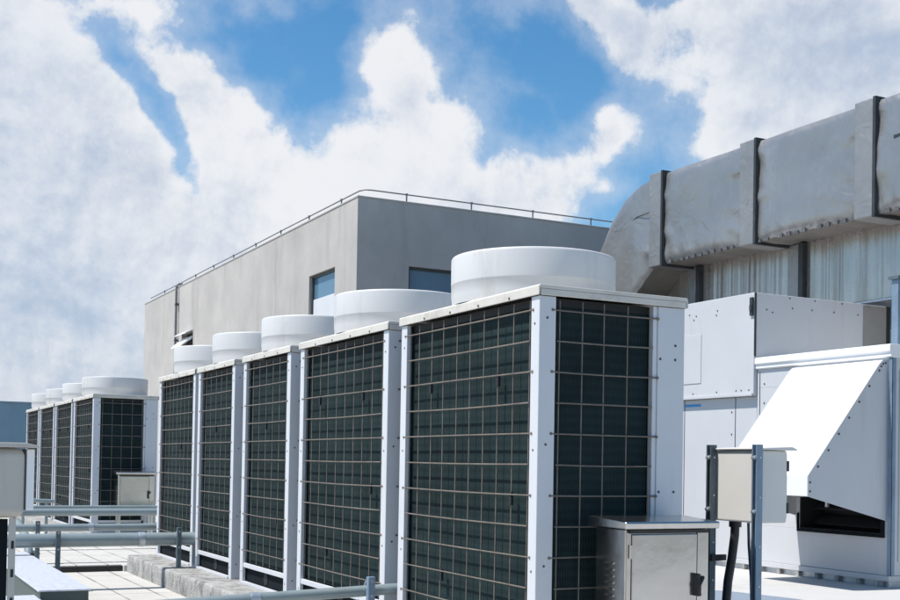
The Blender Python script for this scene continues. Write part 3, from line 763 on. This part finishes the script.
wd = bpy.data.worlds.new('World'); sc.world = wd; wd.use_nodes = True
NT = wd.node_tree; N = NT.nodes; L = NT.links; N.clear()
def nd(t, **k):
    n = N.new(t)
    for a, b in k.items(): setattr(n, a, b)
    return n
def math_(op, a, b=None, c=None, clamp=False):
    n = nd('ShaderNodeMath', operation=op); n.use_clamp = clamp
    for i, q in enumerate((a, b, c)):
        if q is None: continue
        if isinstance(q, (int, float)): n.inputs[i].default_value = q
        else: L.new(q, n.inputs[i])
    return n.outputs[0]
def vmath(op, a, b=None, s=None):
    n = nd('ShaderNodeVectorMath', operation=op)
    for i, q in enumerate((a, b)):
        if q is None: continue
        if isinstance(q, (tuple, list, Vector)): n.inputs[i].default_value = tuple(q)
        else: L.new(q, n.inputs[i])
    if s is not None: n.inputs['Scale'].default_value = s
    return n
def smooth(v, a, b, lo=0., hi=1.):
    n = nd('ShaderNodeMapRange', interpolation_type='SMOOTHSTEP'); L.new(v, n.inputs[0])
    for i, q in enumerate((a, b, lo, hi)): n.inputs[i+1].default_value = q
    return n.outputs[0]
sky = nd('ShaderNodeTexSky', sky_type='NISHITA', sun_disc=False)
sky.sun_elevation = math.asin(SUN.z); sky.sun_rotation = math.atan2(SUN.x, SUN.y)
sky.altitude = 30; sky.air_density = 1.0; sky.dust_density = .6; sky.ozone_density = 2.5
tc = nd('ShaderNodeTexCoord'); D = tc.outputs['Generated']
sep = nd('ShaderNodeSeparateXYZ'); L.new(D, sep.inputs[0])
az = math_('ARCTAN2', sep.outputs['X'], sep.outputs['Y']); el = math_('ARCSINE', sep.outputs['Z'])
ae = nd('ShaderNodeCombineXYZ'); L.new(az, ae.inputs[0]); L.new(el, ae.inputs[1]); AE = ae.outputs[0]
# gentle warp so that no blob keeps a smooth outline
wn = nd('ShaderNodeTexNoise'); wn.inputs['Scale'].default_value = 8; wn.inputs['Detail'].default_value = 6; L.new(D, wn.inputs['Vector'])
wv = vmath('SUBTRACT', wn.outputs['Color'], (.515,.515,.5)); ws = vmath('SCALE', wv.outputs[0], s=.11)
AEW = vmath('ADD', AE, ws.outputs[0]).outputs[0]
def px_dir(x, y):
    d = (w+(x-450)/F*r-(y-CY)/F*u).normalized(); return math.atan2(d.x, d.y), math.asin(d.z)
# cloud masses of this sky: (azimuth/elevation from the sighting x,y), radii, turn, weight
CA, CB = (5.2,6.2,7.9), (10.1,10.25,10.6)   # cloud radiance in the sky's own units: shaded and sunlit
BL = [
 (0,40,95,80,0,.75),(40,180,95,110,0,.85),(40,320,140,110,0,.85),(150,270,110,80,20,.7),(178,86,40,32,40,.6),
 (226,138,50,40,40,.75),(285,200,60,36,20,.75),(130,6,60,16,-10,.45),(350,205,86,42,0,.75),
 (402,58,46,40,0,.85),(425,122,50,36,0,.75),(350,145,32,22,0,.6),(465,185,58,30,10,.7),(525,214,44,20,0,.45),
 (596,128,40,22,0,.85),(556,168,50,22,0,.5),(612,190,40,16,0,.40),
 (590,10,76,30,20,.66),(628,60,34,22,20,.5),(690,2,70,24,0,.5),
 (835,45,95,80,0,.9),(750,135,46,34,-30,.62),(870,110,100,55,0,.7),(708,152,22,14,0,.3),(770,15,50,36,0,.4),
 (690,62,24,20,0,.22),(242,12,12,16,20,.3),(272,8,10,14,20,.25),
 (172,158,16,62,-32,-.65),(140,80,30,36,-25,-.45),(262,60,50,50,0,-.35),(330,60,26,60,0,-.35),(520,70,60,50,0,-.3),(426,92,10,8,0,-.3),
]
def blobs(BL):
  acc = None
  for (x, y, sx, sy, rot, wt) in BL:
    a, e = px_dir(x, y)
    n1 = vmath('SUBTRACT', AEW, (a, e, 0))
    mp = nd('ShaderNodeMapping', vector_type='TEXTURE'); L.new(n1.outputs[0], mp.inputs['Vector'])
    mp.inputs['Rotation'].default_value = (0,0,math.radians(-rot)); mp.inputs['Scale'].default_value = (sx/F, sy/F, 1)
    fl2 = nd('ShaderNodeVectorMath', operation='MULTIPLY'); L.new(mp.outputs[0], fl2.inputs[0]); fl2.inputs[1].default_value = (1,1,0)
    dt = nd('ShaderNodeVectorMath', operation='DOT_PRODUCT'); L.new(fl2.outputs[0], dt.inputs[0]); L.new(fl2.outputs[0], dt.inputs[1])
    g = math_('EXPONENT', math_('MULTIPLY', dt.outputs['Value'], -.8))
    g = math_('MULTIPLY', g, wt)
    acc = g if acc is None else math_('ADD', acc, g)
  return acc
acc = blobs(BL)
# greyer, thinner-lit parts of the cloud
GR = [(20,70,95,60,0,.8),(10,190,60,60,0,.4),(20,300,90,60,0,.5),(140,310,90,50,10,.4),(60,385,140,34,0,.2),(215,215,40,20,30,.35),(590,14,80,34,15,.7),(640,70,30,24,0,.5),(830,30,110,50,0,.8),(760,110,50,40,0,.45),(870,120,80,40,0,.5),(420,190,60,20,0,.3),(395,100,30,24,0,.25)]
grey = blobs(GR)
acc = math_('MINIMUM', acc, .95)
def fbm(vec, scale, detail, rough, dist=0):
    n = nd('ShaderNodeTexNoise'); n.inputs['Scale'].default_value = scale; n.inputs['Detail'].default_value = detail
    n.inputs['Roughness'].default_value = rough; n.inputs['Distortion'].default_value = dist
    L.new(vec, n.inputs['Vector']); return n.outputs['Fac']
n_big = fbm(D, 11, 12, .62, .15)
sh = vmath('ADD', D, tuple(SUN*.016)); n_sh = fbm(sh.outputs[0], 11, 12, .62, .15)
dens = math_('ADD', acc, math_('MULTIPLY', math_('SUBTRACT', n_big, .5), 1.9))
dens = math_('ADD', dens, math_('MULTIPLY', smooth(el, .20, .02, 0, .35), smooth(vmath('DOT_PRODUCT', D, tuple(w)).outputs['Value'], .4, .8)))
cover = smooth(dens, .22, .64)
wisp = math_('MULTIPLY', smooth(dens, -.20, .5, 0, .34), smooth(vmath('DOT_PRODUCT', D, tuple(w)).outputs['Value'], .3, .75, .3, 1))
cover = math_('MULTIPLY', math_('MAXIMUM', cover, wisp), math_('SUBTRACT', .98, math_('MULTIPLY', grey, .10)))
# self shading: how much thicker the cloud is towards the sun
lit = math_('MULTIPLY', math_('SUBTRACT', n_big, n_sh), 1.9)
soft = fbm(D, 4.0, 3, .45)
fa = fbm(D, 30, 8, .6); fb = fbm(vmath('ADD', D, tuple(SUN*.006)).outputs[0], 30, 8, .6)
lit = math_('ADD', lit, math_('MULTIPLY', math_('SUBTRACT', fa, fb), .45))
thick = smooth(dens, .55, 1.4, 0, .24)
shade = math_('SUBTRACT', math_('ADD', math_('ADD', math_('SUBTRACT', 1.0, thick), lit), math_('MULTIPLY', math_('SUBTRACT', soft, .5), 1.4)), math_('MULTIPLY', grey, .24))
ramp = nd('ShaderNodeMix', data_type='RGBA'); L.new(smooth(shade, .2, 1.12), ramp.inputs['Factor'])
ramp.inputs['A'].default_value = (CA[0],CA[1],CA[2],1); ramp.inputs['B'].default_value = (CB[0],CB[1],CB[2],1)
hs = nd('ShaderNodeHueSaturation'); hs.inputs['Saturation'].default_value = 1.30; hs.inputs['Value'].default_value = 1.72; hs.inputs['Hue'].default_value = .492
L.new(sky.outputs[0], hs.inputs['Color'])
mx = nd('ShaderNodeMix', data_type='RGBA'); L.new(cover, mx.inputs['Factor']); L.new(hs.outputs[0], mx.inputs['A']); L.new(ramp.outputs['Result'], mx.inputs['B'])
bg = nd('ShaderNodeBackground'); bg.inputs['Strength'].default_value = .075; L.new(mx.outputs['Result'], bg.inputs['Color'])
ow = nd('ShaderNodeOutputWorld'); L.new(bg.outputs[0], ow.inputs['Surface'])

vs_ = sc.view_settings; vs_.view_transform = 'Standard'; vs_.look = 'None'; vs_.exposure = .2; vs_.gamma = 1; vs_.use_curve_mapping = False
sc.cycles.max_bounces = 8
